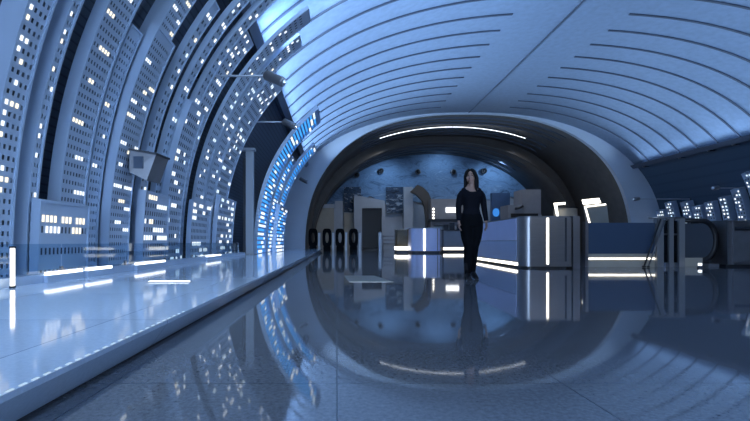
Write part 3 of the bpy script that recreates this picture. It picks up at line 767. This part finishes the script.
# ------------------------------------------------------------------ barrier line further right
YB = 10.2
def bx(px): return (px-PX)/F*YB
t = thing('barrier_wall', 'dark glossy barrier panel with a lit base line, right of the counter', 'barrier', (bx(622), YB, 0))
a, b = bx(588), bx(655)
G().box(a, b, YB, YB+.08, .30, 1.0).o('panel', mat('glossy_blue_panel', (.055, .085, .14), .12, spec=.7), t)
G().box(a, b, YB+.01, YB+.1, 0, .16).o('base', M['cream'], t)
G().box(a, b, YB+.0, YB+.08, .17, .205).o('base_light', M['led'], t)
G().box(a, b, YB+.01, YB+.08, .215, .30).o('lower_rail', M['cream'], t)
G().box(a-.07, a-.001, YB-.02, YB+.1, 0, 1.03).o('end_post', M['steel'], t)
t = thing('slanted_pole', 'front one of two black poles leaning beside the steel gate', 'pole', (bx(639), YB-.25, 0), 'leaning poles')
G().tube([(bx(636.5), YB-.25, .02), (bx(657), YB-.12, 1.08)], .017, 10).o('shaft', M['black'], t, True)
G().ball((bx(636.5), YB-.25, .025), .045, .045, .025, 10, 6).o('foot', M['black'], t, True)
t = thing('slanted_pole', 'rear one of two black poles leaning beside the steel gate', 'pole', (bx(642), YB-.15, 0), 'leaning poles')
G().tube([(bx(643.5), YB-.16, .02), (bx(662), YB-.10, 1.06)], .015, 10).o('shaft', M['steeldull'], t, True)
G().ball((bx(643.5), YB-.16, .02), .035, .035, .02, 10, 6).o('foot', M['black'], t, True)
t = thing('steel_gate', 'glass gate with three steel posts, left of the dark escalator end', 'gate', (bx(669), YB, 0))
for px, w in ((659, .075), (670, .05), (680.5, .065)):
    G().box(bx(px)-w, bx(px)+w, YB-.05, YB+.07, 0, 1.1).o('post', M['post'], t)
G().tube([(bx(648), YB-.03, 1.115), (bx(684), YB-.03, 1.115)], .022, 10).o('top_rail', M['steel'], t, True)
G().box(bx(660), bx(680), YB, YB+.03, .72, .76).o('mid_rail', M['steeldull'], t)
G().box(bx(661), bx(669), YB+.0, YB+.015, .1, 1.05).o('glass_pane', M['glassdark'], t)
G().box(bx(671), bx(679), YB+.0, YB+.015, .1, 1.05).o('glass_pane', M['glassdark'], t)
# escalator end
t = thing('escalator', 'dark escalator end with a rounded black handrail', 'escalator', (bx(703), YB+.3, 0))
xa, xe = bx(684), bx(709); zc, rz = .60, .40
def dshape(grow, low=.2):
    pts = [(xa, zc-rz-grow), ]
    for j in range(13):
        an = -PI/2+PI*j/12; pts.append((xe+(rz*.66+grow)*math.cos(an), zc+(rz+grow)*math.sin(an)))
    pts.append((xa, zc+rz+grow)); return pts
G().prism(dshape(0), 'y', YB+.2, YB+.3).o('balustrade', mat('escalator_panel', (.10, .12, .15), .22, metal=.4), t)
o4, i4 = dshape(.11), dshape(.015); n = len(o4)
G().add([(p[0], YB+.17, p[1]) for p in o4]+[(p[0], YB+.17, p[1]) for p in i4]+[(p[0], YB+.33, p[1]) for p in o4]+[(p[0], YB+.33, p[1]) for p in i4],
        [[j, j+1, n+j+1, n+j] for j in range(n-1)]+[[2*n+j, 2*n+j+1, 3*n+j+1, 3*n+j] for j in range(n-1)]+[[j, j+1, 2*n+j+1, 2*n+j] for j in range(n-1)]+[[n+j, n+j+1, 3*n+j+1, 3*n+j] for j in range(n-1)]
        +[[0, n, 3*n, 2*n], [n-1, 2*n-1, 4*n-1, 3*n-1]]).o('handrail', M['black'], t, True)
G().box(xa, bx(708), YB+.15, YB+.35, 0, .20).o('skirt', M['cream'], t)
G().box(bx(708.5), bx(723), YB+.38, YB+.5, 0, 1.02).o('inner_panel', M['black'], t)
G().box(bx(712), bx(723), YB+.1, YB+.3, 0, .06).o('comb_plate', M['steeldull'], t)
t = thing('steel_cabinet', 'stainless framed cabinet at the right picture edge', 'cabinet', (bx(742), YB, 0))
a, b = bx(727), bx(764)
G().box(a, b, YB+.02, YB+.5, .05, 1.03).o('body', M['steel'], t)
G().box(a+.16, b-.1, YB-.0, YB+.018, .12, .80).o('door', M['steeldull'], t)
G().box(a+.16, a+.9, YB-.03, YB+.018, .85, .91).o('grip_bar', M['dark'], t)
for x in (a-.0, a+.13): G().box(x, x+.028, YB-.02, YB+.018, .05, 1.03).o('frame_post', M['steeldull'], t)
G().box(a-.02, b, YB-.02, YB+.5, 1.03, 1.06).o('top', M['steeldull'], t)
G().box(a+.03, b, YB+.06, YB+.46, 0, .05).o('plinth', M['black'], t)
q = at(700, 266, 9.9)
t = thing('bollard_light', 'tiny lit bollard on the floor before the escalator end', 'light', (q.x, 9.9, 0))
G().tube([(q.x, 9.9, 0), (q.x, 9.9, .05)], .05, 14).o('base', M['steel'], t, True)
G().tube([(q.x, 9.9, .05), (q.x, 9.9, .10)], .035, 14).o('lens', M['ledcool'], t, True)
# flat tan patch on the floor, half metallic
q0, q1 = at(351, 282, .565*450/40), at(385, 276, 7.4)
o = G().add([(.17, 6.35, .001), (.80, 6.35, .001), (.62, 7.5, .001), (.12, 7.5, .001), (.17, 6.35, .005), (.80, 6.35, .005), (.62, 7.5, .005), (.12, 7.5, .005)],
    [[0,1,2,3],[4,5,6,7],[0,1,5,4],[1,2,6,5],[2,3,7,6],[3,0,4,7]]).o('floor_patch', mat('tan_patch', (.42, .39, .33), .3, metal=.5))
tag(o, 'pale tan flat patch on the polished floor left of the person', 'floor hatch')

# ------------------------------------------------------------------ the person
PXX, PYY = 2.05, 6.87
root = thing('person', 'woman in black with long dark hair walking towards the viewer, head turned aside', 'person', (PXX, PYY, 0))
def W(p): return Vector((p[0]+PXX, p[1]+PYY, p[2]))
def ell(c, rx, ry, tilt=0.0, n=20):
    return [W((c[0]+rx*math.cos(2*PI*j/n), c[1]+ry*math.sin(2*PI*j/n), c[2]+tilt*math.cos(2*PI*j/n))) for j in range(n)]
def torso(g, grow=0.0, top=1.47, bottom=.80):
    prof = [(.80,.155,.102,.0),(.86,.170,.114,.0),(.93,.162,.110,.0),(1.0,.134,.096,-.004),(1.07,.116,.088,-.006),(1.15,.126,.095,-.008),(1.24,.150,.108,-.014),
            (1.29,.154,.102,-.010),(1.33,.156,.088,-.004),(1.36,.138,.074,.0),(1.385,.108,.062,.004),(1.41,.078,.052,.006),(1.44,.054,.050,.004),(1.47,.050,.049,.002)]
    R = [ell((0, y, z), rx+grow, ry+grow) for z, rx, ry, y in prof if bottom-1e-6 <= z <= top+1e-6]
    g.rings(R)
def limb(g, pts, rads, grow=0.0, n=14): g.tube([W(p) for p in pts], [r+grow for r in rads], n)
# image-left arm (her right) hangs straight; the other swings out a little
ARM_A = [(-.128,.005,1.322),(-.168,.0,1.265),(-.182,.0,1.20),(-.194,.005,1.10),(-.196,-.005,1.02),(-.199,-.025,.93),(-.201,-.035,.885)]
ARM_B = [(.128,.005,1.322),(.170,.01,1.265),(.188,.02,1.20),(.205,.03,1.10),(.216,.03,1.02),(.228,.02,.93),(.233,.012,.885)]
AR = [.044,.044,.041,.037,.035,.029,.024]
# legs: her left leg (image right) swings through and crosses close
LEG_A = [(-.080,.0,.88),(-.078,-.005,.76),(-.070,-.012,.62),(-.050,-.02,.50),(-.050,-.005,.38),(-.053,.005,.27),(-.057,.0,.12),(-.057,.0,.075)]
LEG_B = [(.080,.0,.88),(.076,-.01,.76),(.062,-.025,.62),(.036,-.03,.50),(.038,.02,.38),(.044,.06,.27),(.052,.11,.145),(.054,.12,.105)]
LR = [.092,.088,.075,.060,.057,.052,.040,.038]
def hand(g, wrist, side):
    w = Vector(wrist)
    palm = [w+Vector((0, 0, .01)), w+Vector((0, -.004, -.03)), w+Vector((0, -.008, -.085))]
    R = []
    for q, (a, b) in zip(palm, ((.024, .018), (.034, .016), (.036, .014))):
        R.append([W((q.x+b*math.cos(2*PI*j/12), q.y+a*math.sin(2*PI*j/12), q.z)) for j in range(12)])
    g.rings(R)
    for k, (oy, L) in enumerate(((-.030, .068), (-.011, .078), (.009, .072), (.027, .056))):
        b = palm[2]+Vector((0, oy, .012)); c = b+Vector((-side*.004, -.004, -L*.5)); d = c+Vector((-side*.016, -.002, -L*.36)); e = d+Vector((-side*.014, 0, -L*.2))
        g.tube([W(b), W(c), W(d), W(e)], [.0088, .0082, .0075, .006], 8)
    b = palm[1]+Vector((0, -.026, .008)); c = b+Vector((-side*.006, -.022, -.026)); d = c+Vector((-side*.008, -.008, -.026))
    g.tube([W(b), W(c), W(d)], [.011, .0095, .007], 8)
# head is turned to her right (image left): face direction
HC = Vector((-.005, .0, 1.565))
yaw = -.45
def Hp(x, y, z):   # head frame: -y is the face
    c, s = math.cos(yaw), math.sin(yaw)
    return W((HC.x+x*c-y*s*1.0, HC.y+x*s+y*c, HC.z+z))
g = G()
torso(g)
for A_ in (ARM_A, ARM_B): limb(g, A_, AR)
hand(g, ARM_A[-1], -1); hand(g, ARM_B[-1], 1)
for L_ in (LEG_A, LEG_B): limb(g, L_, LR)
limb(g, [(-.057,.04,.06),(-.058,-.04,.045),(-.06,-.13,.03)], [.034,.036,.024])
limb(g, [(.054,.15,.085),(.058,.08,.06),(.064,-.02,.028)], [.034,.036,.022])
g.tube([W((0, .008, 1.40)), W((-.002, .004, 1.46)), W((-.004, .0, 1.53))], [.054, .049, .05], 16)
# skull, jaw, chin, cheeks, nose, brow, ears
def hb(x, y, z, a, b, c):
    n, m = 16, 10; R = []
    for i in range(1, m):
        ph = PI*i/m
        R.append([Hp(x+a*math.sin(ph)*math.cos(2*PI*j/n), y+b*math.sin(ph)*math.sin(2*PI*j/n), z-c*math.cos(ph)) for j in range(n)])
    g.rings(R)
hb(0, .012, .028, .074, .092, .086); hb(0, -.022, -.035, .060, .066, .074); hb(0, -.056, -.088, .026, .024, .022)
hb(-.036, -.058, -.025, .024, .020, .024); hb(.036, -.058, -.025, .024, .020, .024)
g.tube([Hp(0, -.074, .012), Hp(0, -.090, -.012), Hp(0, -.104, -.034), Hp(0, -.088, -.042)], [.008, .010, .013, .008], 8)
hb(-.072, .015, -.012, .010, .018, .030); hb(.072, .015, -.012, .010, .018, .030)
hb(0, -.086, -.062, .020, .010, .010)
body = g.o('body', M['skin'], root, True)
def remesh(o, vox, sm=2):
    m = o.modifiers.new('remesh', 'REMESH'); m.mode = 'VOXEL'; m.voxel_size = vox; m.use_smooth_shade = True
    s = o.modifiers.new('smooth', 'SMOOTH'); s.iterations = sm; s.factor = .5
    bpy.context.view_layer.update()
    dg = bpy.context.evaluated_depsgraph_get()
    me = bpy.data.meshes.new_from_object(o.evaluated_get(dg))
    o.modifiers.clear(); o.data = me
    for p in me.polygons: p.use_smooth = True
remesh(body, .0065)
for sx in (-1, 1):
    q = Hp(sx*.030, -.076, .004); e = G().ball(q, .011, .008, .006, 10, 7).o('eye', M['eye'], root, True)
    a, b = Hp(sx*.045, -.072, .024), Hp(sx*.016, -.083, .026)
    G().tube([a, (a+b)/2+Vector((0, -.003, .004)), b], .004, 6).o('eyebrow', M['hair'], root, True)
G().tube([Hp(-.022, -.090, -.063), Hp(0, -.098, -.061), Hp(.022, -.090, -.063)], [.003, .0065, .003], 8).o('lips', M['lip'], root, True)
# clothing
g = G()
def torso_top(g):
    prof = [(.86,.170,.114,.0),(.93,.162,.110,.0),(1.0,.134,.096,-.004),(1.07,.116,.088,-.006),(1.15,.126,.095,-.008),(1.24,.150,.108,-.014),(1.285,.154,.102,-.010)]
    R = [ell((0, y, z), rx+.005, ry+.006) for z, rx, ry, y in prof]
    for zf, zb, rx, ry, y in ((1.315,1.335,.156,.090,-.004),(1.335,1.372,.138,.078,.0),(1.345,1.40,.106,.068,.004)):
        R.append([W((( rx+.008)*math.cos(2*PI*j/20), y+(ry+.008)*math.sin(2*PI*j/20), (zf+zb)/2+(zb-zf)/2*math.sin(2*PI*j/20)+.028*abs(math.cos(2*PI*j/20))**2*(rx < .15))) for j in range(20)])
    g.rings(R)
torso_top(g)
prof2 = None
for A_ in (ARM_A, ARM_B): limb(g, A_, [r+.008 for r in AR])
top = g.o('long_sleeved_top', M['top'], root, True); remesh(top, .009)
g = G(); torso(g, .006, 1.0, .80)
for L_ in (LEG_A, LEG_B): limb(g, L_, LR, .009)
remesh(g.o('trousers', M['trousers'], root, True), .009)
g = G()
limb(g, [(-.057,.004,.25),(-.057,.002,.15),(-.057,.004,.09),(-.057,.01,.07)], [.058,.052,.048,.044], 0)
limb(g, [(-.057,.045,.075),(-.058,-.03,.052),(-.060,-.10,.036),(-.061,-.15,.03)], [.040,.045,.036,.022], 0)
g.box(PXX-.057-.03, PXX-.057+.03, PYY+.035, PYY+.085, 0, .06); g.box(PXX-.058-.036, PXX-.058+.036, PYY-.155, PYY-.03, 0, .014)
remesh(g.o('boot', M['boot'], root, True), .008, 1)
g = G()
limb(g, [(.050,.085,.26),(.051,.105,.18),(.053,.125,.13),(.054,.14,.11)], [.058,.052,.048,.044], 0)
limb(g, [(.055,.16,.10),(.060,.08,.065),(.066,.0,.038),(.070,-.05,.024)], [.040,.044,.034,.022], 0)
g.add([W(v) for v in [(.03,.15,.03),(.085,.15,.03),(.085,.195,.03),(.03,.195,.03),(.02,.13,.09),(.09,.13,.09),(.09,.19,.11),(.02,.19,.11)]], [[0,1,2,3],[4,5,6,7],[0,1,5,4],[1,2,6,5],[2,3,7,6],[3,0,4,7]])
g.add([W(v) for v in [(.030,-.06,0),(.100,-.06,0),(.098,.05,.008),(.026,.05,.008),(.030,-.06,.02),(.100,-.06,.02),(.098,.05,.04),(.026,.05,.04)]], [[0,1,2,3],[4,5,6,7],[0,1,5,4],[1,2,6,5],[2,3,7,6],[3,0,4,7]])
remesh(g.o('boot', M['boot'], root, True), .008, 1)
# hair: cap over the skull and long locks down both shoulders, face left open
g = G()
def hb2(x, y, z, a, b, c): hb(x, y, z, a, b, c)
hb(0, .030, .042, .082, .088, .082)
hb(0, .050, -.03, .078, .060, .10)
for sx in (-1, 1):
    lock = [Hp(sx*.010, -.058, .104), Hp(sx*.052, -.058, .066), Hp(sx*.077, -.036, .0), Hp(sx*.080, -.012, -.06), Hp(sx*.078, -.010, -.12), Hp(sx*.083, -.030, -.19), Hp(sx*.084, -.045, -.25)]
    g.tube(lock, [.022, .028, .027, .027, .028, .026, .012], 10)
    lock = [Hp(sx*.05, .03, .06), Hp(sx*.072, .03, -.02), Hp(sx*.074, .04, -.10), Hp(sx*.07, .05, -.18), Hp(sx*.06, .06, -.25)]
    g.tube(lock, [.03, .036, .04, .038, .02], 10)
g.tube([Hp(0, .07, .02), Hp(0, .085, -.08), Hp(0, .095, -.18), Hp(0, .095, -.27)], [.05, .055, .055, .03], 12)
remesh(g.o('hair', M['hair'], root, True), .008, 3)

# ------------------------------------------------------------------ lights of the hall, and unseen fill lights added to them
def area(name, loc, direction, sx, sy, power, col):
    ld = bpy.data.lights.new(name, 'AREA'); ld.shape = 'RECTANGLE'; ld.size = sx; ld.size_y = sy; ld.energy = power; ld.color = col
    o = bpy.data.objects.new(name, ld); COL.objects.link(o); o.location = loc
    z = -Vector(direction).normalized(); yv = Vector((0, 1, 0)) if abs(z.y) < .9 else Vector((1, 0, 0)); xv = yv.cross(z).normalized(); yv = z.cross(xv)
    o.matrix_world = Matrix.Translation(Vector(loc)) @ Matrix((xv, yv, z)).transposed().to_4x4()
    return o
def cove(s, side, y0, y1, power):
    x, z = HALL.pt(s+.05, .10, side); b = HALL.pt(s+3.2, .5, side)
    area('cove_light', (x, (y0+y1)/2, z), (b[0]-x, 0, b[1]-z), .12, y1-y0, power, (.46, .68, 1.0)).data.spread = math.radians(80)
cove(SL, -1, 10.4, 27.2, 1250); cove(SR, 1, Y_FRONT+.2, 27.2, 950)
# downlights over the far hall and a wash for the mural
def spot(name, loc, direction, power, col, ang):
    ld = bpy.data.lights.new(name, 'SPOT'); ld.energy = power; ld.color = col; ld.spot_size = math.radians(ang); ld.spot_blend = .8; ld.shadow_soft_size = .06
    o = bpy.data.objects.new(name, ld); COL.objects.link(o); o.location = loc
    o.rotation_euler = Vector(direction).to_track_quat('-Z', 'Y').to_euler()
for x in (3.6, 8.2, 12.8):
    z = MOUTH.pt(MOUTH.s_at_off(abs(x-CX)))[1]
    spot('far_downlight', (x, 32.8, z-.25), (0, .12, -1), 280, (.88, .93, 1), 140)
    z = INNER.pt(INNER.s_at_off(abs(x-CX)))[1]
    spot('mural_wash', (x+.6, 36.6, z-.35), (0, .6, -.55), 150+60*(x > 9), (.42, .66, 1), 130)
for y in (5.5, 8.5, 11.5):  # unseen spots added to brighten the left wall panels
    x, z = HALL.pt(HALL.s_at_z(7.3), .15)
    spot('panel_fill', (x+.3, y, z), (-.55, .35, -.75), 330, (.50, .72, 1), 110)
area('ledge_fill', (-1.9, 3.0, 4.6), (0, 0, -1), .3, 4.2, 38, (.62, .80, 1)).data.spread = math.radians(75)  # fill from overhead, added to brighten the ledge; no fixture exists
area('ledge_fill', (-2.2, -3.0, 4.6), (0, 0, -1), .3, 4.2, 18, (.62, .80, 1)).data.spread = math.radians(75)
area('rear_fill', (9.0, Y_FRONT+.1, 5.0), (0, 1, -.25), .8, 8, 130, (.85, .92, 1))  # fill added behind the viewer to lift the counter and steel fronts
w = bpy.data.worlds.new('world'); S.world = w; w.use_nodes = True
bg = w.node_tree.nodes['Background']; bg.inputs[0].default_value = (.35, .50, .75, 1); bg.inputs[1].default_value = 11.0
S.view_settings.view_transform = 'Standard'; S.view_settings.look = 'None'; S.view_settings.gamma = 1.0; S.view_settings.use_curve_mapping = False
S.view_settings.exposure = 0.0
try:
    S.cycles.use_denoising = True; S.cycles.max_bounces = 8; S.cycles.transparent_max_bounces = 24
    S.cycles.sample_clamp_indirect = 6
except Exception as e: print(e)
